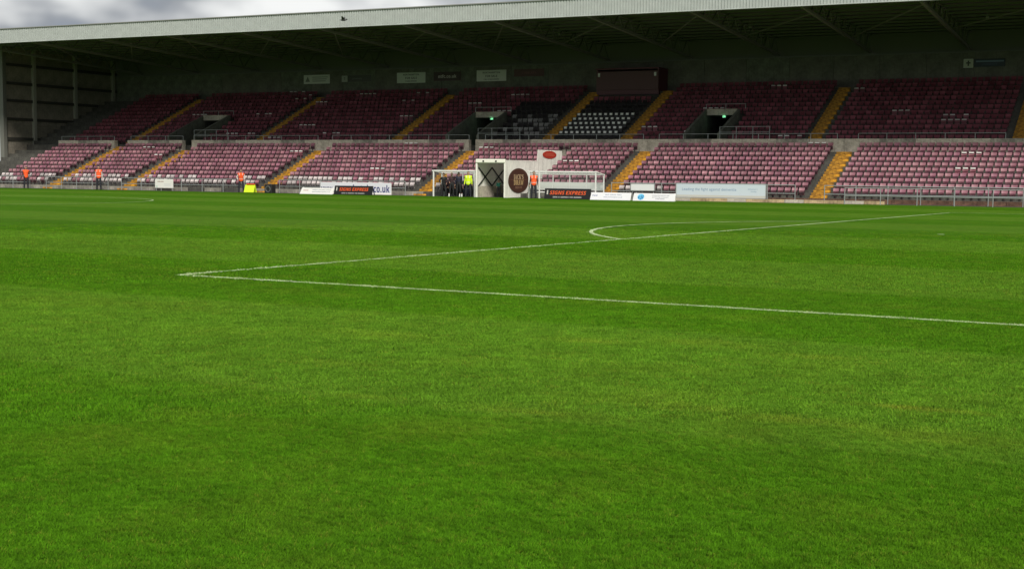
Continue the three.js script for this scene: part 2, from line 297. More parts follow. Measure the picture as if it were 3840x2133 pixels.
/* ------------------------------------------------------------------ railings */
function railing(name, label, category, pts, h, gap, rails, r, group, y = 0) { // pts: two ends [x,z]
  const [a, b] = pts, t = thing(name, label, category, [a[0], y, a[1]], 0, group), L = Math.hypot(b[0] - a[0], b[1] - a[1]), n = Math.max(1, Math.round(L / gap)), at = s => [(b[0] - a[0]) * s, (b[1] - a[1]) * s];
  const pg = bar([0, 0, 0], [0, h, 0], r);
  for (let i = 0; i <= n; i++) { const p = part('post', pg, M.galv, t), q = at(i / n); p.position.set(q[0], 0, q[1]); }
  for (const f of rails) part('rail', bar([0, h * f, 0], [b[0] - a[0], h * f, b[1] - a[1]], r), M.galv, t);
  return t;
}
const RG = 'guard rails on the middle wall';
[[-90.4, -84.2, 'leftmost guard rail on the middle wall, left of the leftmost yellow stairs'], [-82.3, -76.5, 'guard rail on the middle wall between leftmost stairs and leftmost dark entrance'], [-75.3, -62.6, 'guard rail on the middle wall just right of the leftmost dark entrance'], [-61.2, -48.7, 'guard rail on the middle wall left of the entrance behind the left dugout'], [-47.3, -34.5, 'guard rail on the middle wall above the player tunnel'], [-33.3, -20.6, 'guard rail on the middle wall in front of the right entrance with exit light'], [-19.2, -9.9, 'rightmost guard rail on the middle wall']].forEach(([a, b, l]) => railing('guard_rail', l, 'railing', [[a, -91], [b, -91]], .36, 1.75, [1], .025, RG, 4.16));
VOM.forEach(([a, b], i) => {
  const w = ['leftmost', 'middle', 'right'][i];
  railing('entrance_rail', 'grey hand rail above the concrete lintel of the ' + w + ' dark entrance', 'railing', [[a + .1, -96.05], [b + .4, -96.05]], .36, 1.4, [1], .022, 'rails above the entrances', 6.5);
  railing('side_barrier', 'taller grey barrier in front of seats just right of the ' + w + ' dark entrance', 'railing', [[b + .05, -91.12], [b + 3.6, -91.12]], .86, 1.2, [1, .55], .024, 'barriers beside the entrances', 4.16);
});
const FG = 'perimeter fence';
[[-92, -84.4, 'grey tubular fence along the pitch at the far left'], [-82.6, -76, 'grey tubular fence between the two leftmost lower stairs'], [-74.6, -62.6, 'grey tubular fence behind the small white board'], [-59.4, -48.6, 'grey tubular fence left of the left dugout'], [-33, -20.9, 'grey tubular fence behind the long pale blue banner'], [-19.1, -4, 'grey tubular rear fence below the seats at the right edge']].forEach(([a, b, l]) => railing('perimeter_fence', l, 'fence', [[a, -81.35], [b, -81.35]], a < -40 ? .97 : 1.08, 1.85, [1, .52], .03, FG));
railing('perimeter_fence', 'grey tubular front fence on the grass edge at the right', 'fence', [[-17.6, -80.1], [-3, -80.1]], .97, 1.95, [1, .53], .03, FG);
{ // low kerb of pale blocks below the long banner
  const k = thing('edge_kerb', 'low beige stone kerb below the long pale blue banner', 'kerb'); let i = 0;
  for (let x = -28.6; x < -16.5; x += 1.2, i++) part('kerb_block', rbox(x + .006, x + 1.194, 0, .2, -81.0, -80.75 + .012 * hash3(i, 3, 3), .012), i % 3 ? M.beige : M.concretePale, k);
}
{ const g = new THREE.PlaneGeometry(116, 1.9); g.rotateX(-Math.PI / 2); g.translate(-40, .006, -81.5); structure('perimeter_path', uvm(g), M.concreteDark); }

/* ------------------------------------------------------------------ seats */
const ORD = ['first', 'second', 'third', 'fourth', 'fifth', 'sixth', 'seventh', 'eighth', 'ninth', 'tenth', 'eleventh', 'twelfth', 'thirteenth', 'fourteenth', 'fifteenth', 'sixteenth', 'seventeenth', 'eighteenth', 'nineteenth', 'twentieth', 'twenty first', 'twenty second', 'twenty third', 'twenty fourth', 'twenty fifth', 'twenty sixth', 'twenty seventh', 'twenty eighth', 'twenty ninth', 'thirtieth'];
function shell(w, h, bow, th, nx = 4) { // curved moulded panel, standing, front to +z
  const pos = [], q = [], ny = 3, P = (i, j, back) => { const u = i / nx * 2 - 1, v = j / ny, round = v > .99 ? .93 : v < .01 ? .9 : 1; return [u * w / 2 * round, v * h, -bow * (1 - u * u) + (back ? -th : 0) - .02 * v * v]; };
  const quad = (a, b, c, d) => q.push(...a, ...b, ...c, ...a, ...c, ...d);
  for (let i = 0; i < nx; i++) for (let j = 0; j < ny; j++) { quad(P(i, j), P(i + 1, j), P(i + 1, j + 1), P(i, j + 1)); quad(P(i + 1, j, 1), P(i, j, 1), P(i, j + 1, 1), P(i + 1, j + 1, 1)); }
  for (let i = 0; i < nx; i++) { quad(P(i, ny), P(i + 1, ny), P(i + 1, ny, 1), P(i, ny, 1)); quad(P(i + 1, 0), P(i, 0), P(i, 0, 1), P(i + 1, 0, 1)); }
  for (let j = 0; j < ny; j++) { quad(P(0, j, 1), P(0, j), P(0, j + 1), P(0, j + 1, 1)); quad(P(nx, j), P(nx, j, 1), P(nx, j + 1, 1), P(nx, j + 1)); }
  const g = new THREE.BufferGeometry(); g.setAttribute('position', new THREE.Float32BufferAttribute(q, 3)); g.computeVertexNormals(); return uvm(g);
}
const paintGeo = (g, r, gg, b) => { const n = g.attributes.position.count, c = new Float32Array(n * 3); for (let i = 0; i < n; i++) c.set([r, gg, b], 3 * i); g.setAttribute('color', new THREE.BufferAttribute(c, 3)); return g; };
// a tip-up seat: leaning back shell, folded pan, bracket down to the step; origin on the step below the back
function seatGeo() {
  const back = shell(.36, .21, .03, .02); back.rotateX(-.42); back.translate(0, .455, .02);
  const pan = shell(.315, .33, .02, .03); pan.rotateX(.62); pan.translate(0, .165, -.10);
  const br = merge([box(-.02, .02, 0, .36, -.03, .03), box(-.17, .17, .30, .345, -.02, .03)]);
  return mergeGeometries([paintGeo(back, 1, 1, 1), paintGeo(pan, 1, 1, 1), paintGeo(br, .10, .10, .11)]);
}
const SEAT = seatGeo(), SEAT_GLINT = (() => { const st = box(-.15, .15, 0, .085, 0, .012); st.rotateX(-.42); st.translate(0, .575, .0); return mergeGeometries([paintGeo(SEAT.clone(), .24, .085, .11), paintGeo(st, .62, .58, .57)]); })();  // pale strip is a painted glint, light caught on the seat top
const seatMat = (r, g, b) => new THREE.MeshStandardMaterial({ color: lin(r, g, b), vertexColors: true, roughness: .5 });
const SEATC = [[.28, .122, .152], [.245, .10, .13], [.315, .15, .178], [.26, .105, .145], [.48, .42, .42]];
const seatMats = SEATC.map(c => seatMat(...c));
const nearAisle = (x, list) => list.some(a => Math.abs(x - a) < .80), inVom = (x, m = .22) => VOM.some(([a, b]) => x > a - m && x < b + m);
const rest = [], single = [], SP = .447;
for (let k = 0; k < LOW.n; k++) {
  const bounds = [-90.55, ...AISLE_L, 9];
  for (let s = 0; s + 1 < bounds.length; s++) {
    const a = bounds[s] + (s ? .60 : 0), b = bounds[s + 1] - .86, n = Math.floor((b - a) / SP), pad = (b - a - n * SP) / 2;
    for (let j = 0; j < n; j++) {
      const x = a + pad + (j + .5) * SP, z = LOW.z0 - LOW.dz * k; if (x > -42.6 && x < -39.55 && k < 5) continue; if (x > -40.35 && x < -39.6 && k < 9) continue;
      if (x > -43.4 && x < -39 && (k == 6 || k == 7)) { if (x < -42.1 || x > -39.7) {} }
      let tone = Math.floor(hash3(j, k, s + 11) * 4);
      const run = hash3(Math.floor(j / 3), k, s + 50); if (run > .97 || (k == 0 && x < -30 && hash3(j, 9, s) > .35) || (k == 1 && x < -48 && hash3(j, 8, s) > .6)) tone = 4;
      const it = { x, y: LOW.y0 + LOW.dy * k, z, tone, k, s, j, n };
      if (s == 6 && x < -7.4) single.push(it); else if (s == 5 && n - j <= 5) single.push(it); else if (x < 2) rest.push(it);
    }
  }
}
const director = [];
for (let k = 0; k < UP.n; k++) {
  const bounds = [-90.55, ...AISLE_U, 4];
  for (let s = 0; s + 1 < bounds.length; s++) {
    const a = bounds[s] + (s ? .64 : 0), b = bounds[s + 1] - .64, n = Math.floor((b - a) / SP), pad = (b - a - n * SP) / 2;
    for (let j = 0; j < n; j++) {
      const x = a + pad + (j + .5) * SP, z = UP.z0 - UP.dz * k; if (inVom(x) && k < 6) continue;
      if (x > -43 && x < -36.9 && k > 9) continue;
      let tone = 7 + Math.floor(hash3(j, k + 40, s + 11) * 3); if (hash3(Math.floor(j / 4), k + 20, s + 50) > .945 && hash3(j, k, 91) > .25) tone = 10;
      const it = { x, y: UP.y0 + UP.dy * k, z, tone, k, s, j, n };
      if (s == 4 && k >= 1 && k <= 5) { director.push(it); continue; }
      if (x > -48 && x < -36.4 && k < 9) it.tone = 5 + (hash3(j, k, 77) > .45 && x < -43 && k > 0 && k < 6 ? 1 : 0);
      rest.push(it);
    }
  }
}
SEATC.push([.022, .018, .02], [.24, .23, .23], [.21, .052, .074], [.18, .043, .062], [.24, .066, .09], [.5, .43, .43]);  // upper-tier maroons carry the under-roof shade in their colour
function seatMass(list, geo, name, label, plain) {
  const o = new THREE.Object3D(), c = new THREE.Color(), m = new THREE.InstancedMesh(geo, seatMat(1, 1, 1), list.length);
  m.name = name; m.userData.kind = 'stuff'; tag(m, label, 'seats');
  list.forEach((s, i) => { o.position.set(s.x, s.y, s.z); o.rotation.set((hash3(i, 1, 3) - .5) * .14, (hash3(i, 2, 3) - .5) * .08, 0); o.updateMatrix(); m.setMatrixAt(i, o.matrix); const v = .72 + hash3(i, 3, 3) * .5, q = plain ? [1, 1, 1] : SEATC[s.tone]; c.setRGB(q[0] * v, q[1] * v, q[2] * v); m.setColorAt(i, c); });
  shade(m); scene.add(m);
}
const striped = s => s.tone == 10 || (s.tone == 4 && s.k > 1);
seatMass(rest.filter(s => !striped(s)), SEAT, 'stadium_seats', 'rows of maroon plastic tip-up seats filling both tiers of the stand');
seatMass(rest.filter(striped), SEAT_GLINT, 'glint_edged_seats', 'scattered maroon seats with a glint painted along the upper edge in both tiers', true);
const glintTop = new THREE.MeshStandardMaterial({ color: 0xffffff, vertexColors: true, roughness: .5 });
single.forEach(s => {
  const right = s.s == 6, nth = right ? s.j : s.n - 1 - s.j;
  solid('stadium_seat', s.tone == 4 ? SEAT_GLINT : SEAT, s.tone == 4 ? glintTop : seatMats[s.tone], (s.tone == 4 ? 'glint painted maroon' : 'maroon') + ' seat, ' + ORD[nth] + ' ' + (right ? 'right' : 'left') + ' of the rightmost lower yellow stairs, ' + ORD[s.k] + ' row up', 'seat', [s.x, s.y, s.z], (hash3(s.j, s.k, 5) - .5) * .05, 'maroon seats of the lower tier near the right edge');
});
{ // padded seats with white headrest covers below the maroon press box
  const pad = merge([rbox(-.2, .2, .18, .62, -.06, .02, .03), rbox(-.19, .19, .2, .5, .03, .12, .03), box(-.02, .02, 0, .2, -.03, .03)]), head = rbox(-.115, .115, .47, .66, -.075, .035, .02), pm = mat(lin(.018, .016, .018), { roughness: .6 }), hm = mat(lin(.8, .79, .77), { roughness: .8 });
  director.forEach(s => { const t = thing('padded_seat', 'black padded seat with white headrest, ' + ORD[s.j] + ' from left, ' + ORD[s.k - 1] + ' such row up', 'seat', [s.x, s.y, s.z], 0, 'padded seats below the press box'); part('seat', pad, pm, t); part('headrest_cover', head, hm, t); });
}

/* ------------------------------------------------------------------ boards, banners and signs */
function print(w, h, draw, px = 160) { const c = document.createElement('canvas'); c.width = Math.min(2048, Math.round(w * px)); c.height = Math.round(c.width * h / w); const g = c.getContext('2d'); draw(g, c.width, c.height); const t = new THREE.CanvasTexture(c); t.colorSpace = THREE.SRGBColorSpace; t.anisotropy = 4; return t; }
const word = (g, s, x, y, size, color, o = {}) => { g.fillStyle = color; g.font = (o.style || 'bold') + ' ' + Math.round(size) + 'px ' + (o.font || 'sans-serif'); g.textAlign = o.align || 'center'; g.textBaseline = 'middle'; if (o.w) g.fillText(s, x, y, o.w); else g.fillText(s, x, y); };
function facePlane(w, h, tex, rough = .5) { return [new THREE.PlaneGeometry(w, h), new THREE.MeshStandardMaterial({ map: tex, roughness: rough })]; }
// an upright board; origin bottom centre
function board(name, label, cat, x0, x1, y0, y1, z, draw, o = {}) {
  const w = x1 - x0, h = y1 - y0, t = thing(name, label, cat, [(x0 + x1) / 2, y0, z], o.turn || 0, o.group), tex = print(w, h, draw, o.px || 160);
  const inner = new THREE.Group(); const lean = o.lean || 0;
  const panel = part('panel', rbox(-w / 2, w / 2, 0, h, -.03, 0, .008), o.edge || M.white, t), [pg, pm] = facePlane(w - .03, h - .03, tex); pg.translate(0, h / 2, .004);
  const f = part('print', pg, pm, panel); panel.rotation.x = -lean;
  if (o.frame) for (const g of [box(-w / 2 - .03, w / 2 + .03, h, h + .045, -.05, .02), box(-w / 2 - .03, w / 2 + .03, -.045, 0, -.05, .02), box(-w / 2 - .045, -w / 2, -.045, h + .045, -.05, .02), box(w / 2, w / 2 + .045, -.045, h + .045, -.05, .02)]) part('frame_bar', g, o.frame, t);
  if (o.legs) for (const s of [-1, 1]) part('leg', lean ? beam([s * (w / 2 - .1), .0, -h * .75], [s * (w / 2 - .1), h * .88, -h * Math.sin(lean) - .035], .05, .05) : bar([s * (w / 2 - .08), -y0, -.06], [s * (w / 2 - .08), h, -.06], .028), o.edge || M.galv, t);
  return t;
}
const fill = (g, w, h, c) => { g.fillStyle = c; g.fillRect(0, 0, w, h); };
board('advertising_board', 'small white board with dark red wording hung on the left fence', 'board', -71.15, -69.36, .22, .90, -81.28, (g, w, h) => { fill(g, w, h, '#d9d8d3'); word(g, 'CARLSON', w * .30, h * .27, h * .2, '#6a2a20'); fill(g, 0, 0, '#fff'); g.fillStyle = '#9dbfae'; g.fillRect(w * .04, h * .78, w * .1, h * .12); g.fillStyle = '#c3c6c8'; for (let i = 0; i < 3; i++) g.fillRect(w * .5, h * (.5 + i * .13), w * .38, h * .05); }, { legs: 1 });
board('advertising_board', 'long white board ending in blue co.uk letters left of the left dugout', 'board', -55.6, -49.6, .02, .86, -81.1, (g, w, h) => { fill(g, w, h, '#d5d6dd'); word(g, 'www.', w * .09, h * .5, h * .55, '#20265c'); word(g, 'hotels.co.uk', w * .72, h * .52, h * .86, '#1c2468', { w: w * .52 }); g.fillStyle = '#f2ede6'; g.fillRect(0, h * .88, w, h * .12); }, { legs: 1 });
const slope = .62;
board('slanted_board', 'white slanted floor board with grey text, leftmost of the low boards', 'board', -56.3, -53.5, 0.01, .56, -79.5, (g, w, h) => { fill(g, w, h, '#d4d3cf'); word(g, 'travis', w * .15, h * .4, h * .28, '#8a3a34'); for (let i = 0; i < 2; i++) word(g, i ? 'www.building-supplies.co.uk' : 'TIMBER & BUILDING SUPPLIES', w * .63, h * (.32 + i * .32), h * .2, '#5d6878', { w: w * .62 }); }, { lean: slope, legs: 1, edge: M.white });
const express = (g, w, h) => { fill(g, w, h, '#0d0c0d'); g.fillStyle = '#b8b4ad'; g.fillRect(w * .045, h * .16, w * .03, h * .42); g.save(); g.transform(1, 0, -.18, 1, h * .07, 0); word(g, 'SIGNS EXPRESS', w * .51, h * .4, h * .52, '#e0561c', { w: w * .82 }); g.restore(); word(g, 'SIGNS  &  GRAPHICS  FOR  BUSINESS', w * .5, h * .84, h * .17, '#c9c9c4', { w: w * .66 }); };
board('slanted_board', 'black floor board with orange letters left of the left dugout', 'board', -53.45, -50.25, .01, .66, -79.6, express, { lean: .25, legs: 1, edge: M.black });
board('slanted_board', 'black floor board with orange letters in front of the right dugout', 'board', -36.75, -33.5, .01, .70, -79.0, express, { lean: .22, legs: 1, edge: M.black });
board('slanted_board', 'white low board right of the black orange lettered board', 'board', -33.35, -30.62, .01, .55, -78.6, (g, w, h) => { fill(g, w, h, '#d6d6da'); word(g, 'Ford', w * .1, h * .42, h * .3, '#4a5280'); word(g, 'SALES  SERVICE  PARTS', w * .56, h * .3, h * .2, '#6f7890', { w: w * .6 }); word(g, 'www.northampton.co.uk', w * .56, h * .62, h * .2, '#7a8298', { w: w * .6 }); }, { lean: slope * .8, legs: 1, edge: M.white });
board('slanted_board', 'white low board with pale blue logo below the long banner', 'board', -30.3, -27.55, .01, .55, -78.2, (g, w, h) => { fill(g, w, h, '#d4d4d6'); g.fillStyle = '#5fb6de'; g.beginPath(); g.arc(w * .18, h * .5, h * .42, 0, 7); g.fill(); word(g, 'cjl', w * .18, h * .52, h * .62, '#1c3a70', { w: w * .22 }); for (let i = 0; i < 3; i++) word(g, ['commercial interiors and', 'partitioning contractors', '01604 850000'][i], w * .65, h * (.26 + i * .24), h * .17, '#5c606c', { w: w * .58 }); }, { lean: slope * .8, legs: 1, edge: M.white });
board('advertising_board', 'small blank white board hung on the fence right of the right dugout', 'board', -31.6, -30.0, .62, 1.04, -81.25, (g, w, h) => { fill(g, w, h, '#d9dadb'); }, { legs: 1, frame: M.galv });
board('advertising_board', 'long pale blue banner about the fight against dementia on the fence', 'banner', -28.5, -22.7, .24, 1.10, -81.22, (g, w, h) => { fill(g, w, h, '#bfcad3'); word(g, 'Leading the fight against dementia', w * .37, h * .42, h * .27, '#58769a', { style: 'normal', w: w * .66 }); word(g, "Alzheimer's", w * .86, h * .36, h * .14, '#6f8aa6', { style: 'normal' }); word(g, 'Society', w * .87, h * .53, h * .14, '#6f8aa6', { style: 'normal' }); g.fillStyle = '#bcbcb4'; g.fillRect(0, h * .84, w, h * .16); }, { frame: M.galv, legs: 1 });
// signs on the back wall
const BZ = -103.10, wallSign = (label, x0, x1, y0, y1, draw, edge) => board('wall_sign', label, 'sign', x0, x1, y0, y1, BZ, draw, { edge: edge || M.white, px: 120 });
wallSign('white sign with a small crest, leftmost on the dark back wall', -72.5, -69.65, 9.61, 10.41, (g, w, h) => { fill(g, w, h, '#c9cbc4'); g.fillStyle = '#70756e'; g.beginPath(); g.moveTo(w * .06, h * .78); g.lineTo(w * .15, h * .15); g.lineTo(w * .24, h * .78); g.fill(); for (let i = 0; i < 3; i++) { g.fillStyle = '#8b8f88'; g.fillRect(w * .33, h * (.2 + i * .23), w * (.6 - i * .04), h * .1); } });
wallSign('small pale square sign with faint grey wording beside it on the back wall', -68.35, -65.2, 9.69, 10.28, (g, w, h) => { fill(g, w, h, '#45463f'); g.fillStyle = '#a4a79f'; g.fillRect(0, 0, w * .2, h); word(g, '1', w * .1, h * .5, h * .7, '#5d605a'); word(g, 'community', w * .52, h * .5, h * .36, '#84867f', { style: 'italic' }); }, M.claddingDark);
wallSign('white sign with three dark lines left of the website lettering', -62.5, -59.6, 9.48, 10.39, (g, w, h) => { fill(g, w, h, '#c7cdc4'); word(g, 'NORTHAMPTON', w * .5, h * .2, h * .24, '#4a4f4a', { w: w * .8 }); word(g, 'FOR SALE', w * .5, h * .52, h * .3, '#3b3f3c', { w: w * .55 }); word(g, '01604 600600', w * .5, h * .84, h * .2, '#585d58', { w: w * .8 }); });
wallSign('maroon sign with white website lettering on the back wall', -58.75, -56.05, 9.6, 10.36, (g, w, h) => { fill(g, w, h, '#3a2524'); word(g, 'ntfc.co.uk', w * .5, h * .52, h * .5, '#d8d2cc', { w: w * .96 }); }, M.maroon);
wallSign('white sign with three dark lines right of the website lettering', -54.5, -51.65, 9.47, 10.41, (g, w, h) => { fill(g, w, h, '#cfd0ca'); word(g, 'NORTHAMPTON', w * .5, h * .22, h * .24, '#4a4b48', { w: w * .76 }); word(g, 'FOR SALE', w * .5, h * .54, h * .28, '#3d3e3c', { w: w * .55 }); word(g, 'CALL 01604 600600', w * .5, h * .84, h * .18, '#5b5c58', { w: w * .84 }); });
wallSign('dim maroon sign on the back wall left of the press box', -50.9, -48.1, 9.8, 10.41, (g, w, h) => { fill(g, w, h, '#54302f'); word(g, 'COBBLERS', w * .5, h * .5, h * .45, '#7a4c48', { w: w * .8 }); }, M.maroon);
wallSign('small pale square crest sign at the right of the back wall', -14.32, -13.66, 9.62, 10.25, (g, w, h) => { fill(g, w, h, '#b3b7a6'); g.fillStyle = '#3c4038'; g.fillRect(w * .42, h * .18, w * .16, h * .64); g.fillRect(w * .25, h * .38, w * .5, h * .16); });
wallSign('long dark blue sign at the right of the back wall', -13.6, -11.45, 9.66, 10.23, (g, w, h) => { fill(g, w, h, '#27303f'); g.fillStyle = '#6d8296'; g.fillRect(w * .06, h * .2, w * .9, h * .2); word(g, 'UNIVERSITY', w * .5, h * .7, h * .34, '#3f4f66', { w: w * .8 }); }, M.black);
{ // press box above the padded seats
  const t = thing('press_box', 'dark maroon press box at the top of the stand between two stairs', 'press box', [-39.75, 0, -102]);
  part('front_panel', rbox(-2.65, 2.65, 8.36, 9.84, .98, 1.08, .02), mat(lin(.115, .048, .055), { roughness: .6 }), t);
  part('cabin', merge([box(-2.65, -2.55, 8.0, 10.0, -1.1, .97), box(2.55, 2.65, 8.0, 10.0, -1.1, .97), box(-2.7, 2.7, 9.98, 10.1, -1.1, 1.15), box(-2.55, 2.55, 8.0, 8.36, .6, .97)]), M.maroon, t);
  for (const s of [-1, 1]) part('lamp', rbox(s * 2.4 - .09, s * 2.4 + .09, 9.42, 9.72, 1.08, 1.17, .02), M.white, t);
}
// lamps and speakers under the roof
[[-40.78, 11.75, -90, 'third from the right'], [-26.51, 11.7, -90, 'second from the right'], [-10.91, 11.5, -88, 'rightmost'], [-68.9, 12.1, -86, 'nearest the roof edge at the left'], [-70.41, 11.6, -90, 'furthest left']].forEach(([x, y, z, l]) => {
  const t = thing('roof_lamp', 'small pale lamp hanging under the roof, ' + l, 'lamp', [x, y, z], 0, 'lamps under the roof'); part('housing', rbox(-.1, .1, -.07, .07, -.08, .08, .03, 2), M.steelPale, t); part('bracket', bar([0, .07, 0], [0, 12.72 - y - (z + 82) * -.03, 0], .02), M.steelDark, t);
});
// exit signs in the two entrances that show one
[[VOM[1], 'middle'], [VOM[2], 'right']].forEach(([[a, b], w]) => {
  const x = (a + b) / 2 + .15, t = thing('exit_sign', 'small glowing green exit sign under the lintel of the ' + w + ' entrance', 'exit sign', [x, 5.88, -96.0], 0, 'exit signs');
  part('box', rbox(-.14, .14, -.02, .13, -.06, 0, .01), M.white, t);
  part('lit_face', box(-.12, .12, 0, .11, .001, .012), new THREE.MeshStandardMaterial({ color: 0x225533, emissive: lin(.25, .85, .45), emissiveIntensity: .6, roughness: .5 }), t);
  const l = new THREE.PointLight(lin(.3, 1, .5), .15, 6, 2); l.position.set(0, .08, .12); l.castShadow = true; l.name = 'exit_glow'; t.add(l);
});

/* ------------------------------------------------------------------ player tunnel and dugouts */
{
  const xL = -42.12, xR = -40.0, zF = -79.8, zB = -84.75, t = thing('player_tunnel', 'white canvas player tunnel with round dark brown emblem on its side', 'tunnel', [(xL + xR) / 2, 0, zF]);
  const w = (xR - xL) / 2, D = zF - zB, canvas = new THREE.MeshPhysicalMaterial({ color: 0xffffff, map: grime([.94, .93, .90], .1, 81), roughness: .9, transmission: .18, thickness: 0, side: THREE.DoubleSide }); canvas.map.repeat.set(.5, .5);
  // side cloth: gently rippled sheet, high part to the back cut along the rake
  const side = (s, L = 9.2) => {
    const v = [], nz = 60, ny = 10, prof = d => d < D ? [0, 2.46] : [Math.max(0, .28 + .332 * ((d - 2.7) / .82)) - .15, 3.28]; const P = (i, j) => { const d = i / nz * L, [lo, hi] = prof(d), y = mix(d < 2.7 ? 0 : Math.max(0, .28 + .332 * ((d - 3.4) / .82)), hi, j / ny); return [s * (w + .012 * Math.sin(d * 9) * Math.sin(j / ny * 3.1) + .006 * Math.sin(d * 23)), y, -d]; };
    for (let i = 0; i < nz; i++) for (let j = 0; j < ny; j++) { const a = P(i, j), b = P(i + 1, j), c = P(i + 1, j + 1), d = P(i, j + 1); v.push(...a, ...b, ...c, ...a, ...c, ...d); }
    const g = new THREE.BufferGeometry(); g.setAttribute('position', new THREE.Float32BufferAttribute(v, 3)); g.computeVertexNormals(); return uvm(g);
  };
  part('side_cloth', side(1), canvas, t); part('side_cloth', side(-1, D), canvas, t);
  part('roof_cloth', rbox(-w - .01, w + .01, 2.44, 2.5, -D, 0, .02), canvas, t);
  const lip = part('front_lip', rbox(-w - .04, w + .04, 2.30, 2.56, -.05, .12, .05, 3), mat(lin(.80, .79, .70), { roughness: .6 }), t);
  part('front_post', rbox(w - .06, w + .06, 0, 2.32, -.06, .06, .02), canvas, t); part('front_post', rbox(-w - .06, -w + .06, 0, 2.32, -.06, .06, .02), canvas, t);
  for (const x of [-.5, .45]) part('clip', rbox(x - .06, x + .06, 2.37, 2.47, .12, .15, .01), M.black, lip);
  // lattice on the inner left wall
  const lat = []; for (let k = 0; k < 2; k++) for (const q of [0, 1]) lat.push(beam([-w + .06, q ? .75 : 2.0, -.15 - k * 2.0], [-w + .06, q ? 2.0 : .75, -.15 - (k + 1) * 2.0], .05, .07));
  part('lattice', merge(lat), M.black, t);
  part('inner_panel', box(-w + .1, -w + .12, .0, .75, -D, -.1), M.concretePale, t);
  // emblem on the right side
  const em = print(3.12, 1.66, (g, W, H) => { g.clearRect(0, 0, W, H); g.fillStyle = '#43251a'; g.fillRect(0, 0, W, H); g.strokeStyle = '#4d3022'; g.lineWidth = H * .03; g.beginPath(); g.ellipse(W / 2, H / 2, W * .455, H * .44, 0, 0, 7); g.stroke(); word(g, "JACK'S", W * .5, H * .35, H * .27, '#c0a883', { w: W * .74, font: 'serif' }); word(g, 'DRAW', W * .5, H * .58, H * .28, '#c4a976', { w: W * .74, font: 'serif' }); g.fillStyle = '#6b4a36'; g.fillRect(W * .1, H * .455, W * .8, H * .018); word(g, 'BREW CO', W * .5, H * .78, H * .13, '#8d6f58', { w: W * .5, font: 'serif' }); }, 220);
  const sh = new THREE.Shape(); sh.absellipse(0, 0, 1.56, .83, 0, Math.PI * 2); const eg = new THREE.ExtrudeGeometry(sh, { depth: .012, bevelEnabled: false, curveSegments: 40 }), p = eg.attributes.position, uv = eg.attributes.uv;
  for (let i = 0; i < p.count; i++) uv.setXY(i, p.getX(i) / 3.12 + .5, p.getY(i) / 1.66 + .5); eg.rotateY(Math.PI / 2); eg.translate(w + .028, 1.14, -2.02);
  part('emblem', eg, new THREE.MeshStandardMaterial({ map: em, roughness: .7 }), t);
  const og = new THREE.Shape(); og.absellipse(0, 0, 1.15, .27, 0, Math.PI * 2); const oe = new THREE.ExtrudeGeometry(og, { depth: .015, bevelEnabled: false, curveSegments: 32 }); oe.rotateY(Math.PI / 2); oe.translate(w + .022, 2.96, -D - 2.05);
  part('red_oval_sign', uvm(oe), mat(lin(.42, .03, .012), { roughness: .5 }), t);
  part('oval_lettering', merge([box(w + .037, w + .045, 2.90, 2.935, -D - 2.85, -D - 1.25), box(w + .037, w + .045, 3.0, 3.035, -D - 2.7, -D - 1.4)]), mat(lin(.6, .16, .1), { roughness: .5 }), t);
}
const pane = new THREE.MeshPhysicalMaterial({ color: lin(.93, .95, .95), roughness: .08, transmission: 1, thickness: 0, ior: 1.49 });
function dugout(label, x0, x1, zf, posts, depth, low) {
  const t = thing('dugout', label, 'dugout', [(x0 + x1) / 2, 0, zf], 0, 'team dugouts'), w = (x1 - x0) / 2, H = 1.80;
  for (const x of posts) part('front_post', rbox(x - (x0 + x1) / 2 - .045, x - (x0 + x1) / 2 + .045, 0, H - .09, -.045, .045, .015), M.whiteFrame, t);
  part('front_beam', rbox(-w - .06, w + .06, H - .09, H, -.06, .06, .02), M.whiteFrame, t);
  part('rear_beam', rbox(-w - .06, w + .06, H - .24, H - .17, -depth - .04, -depth + .04, .015), M.whiteFrame, t);
  for (const s of [-1, 1]) { part('side_rail', beam([s * w, H - .05, -.06], [s * w, H - .2, -depth + .04], .07, .07), M.whiteFrame, t); part('rear_post', box(s * w - .035, s * w + .035, 0, H - .24, -depth - .035, -depth + .035), M.whiteFrame, t); part('side_pane', box(s * w - .006, s * w + .006, .1, H - .22, -depth + .05, -.06), pane, t); }
  { const g = beam([0, H + .012, -.03], [0, H - .155, -depth], 2 * w, .008); part('roof_pane', g, pane, t); }
  for (let i = 0; i < 4; i++) part('rear_pane', box(mix(-w, w, i / 4) + .03, mix(-w, w, (i + 1) / 4) - .03, 1.1, H - .25, -depth - .004, -depth + .004), pane, t);
  for (let i = 1; i < 4; i++) part('rear_mullion', box(mix(-w, w, i / 4) - .028, mix(-w, w, i / 4) + .028, 0, H - .25, -depth - .03, -depth + .03), M.whiteFrame, t);
  for (let i = 0; i < 4; i++) part('lower_panel', rbox(mix(-w, w, i / 4) + .03, mix(-w, w, (i + 1) / 4) - .03, low ? .55 : .05, 1.08, -depth + .02, -depth + .06, .01), low ? mat(lin(.62, .63, .60), { roughness: .6 }) : M.black, t);
  part('bench', rbox(-w + .1, w - .1, .36, .44, -depth + .1, -depth + .5, .02), low ? M.white : M.black, t); for (const x of [-w + .4, 0, w - .4]) part('bench_leg', box(x - .03, x + .03, 0, .36, -depth + .2, -depth + .4), M.galv, t);
  return t;
}
dugout('left dugout with white frame and dark figures inside, left of the tunnel', -45.6, -42.3, -80.0, [-45.55, -42.36], 1.25, false);
dugout('right dugout with white frame and white low panels, right of the tunnel', -38.35, -33.5, -80.0, [-38.3, -37.55, -33.55], 1.25, true);

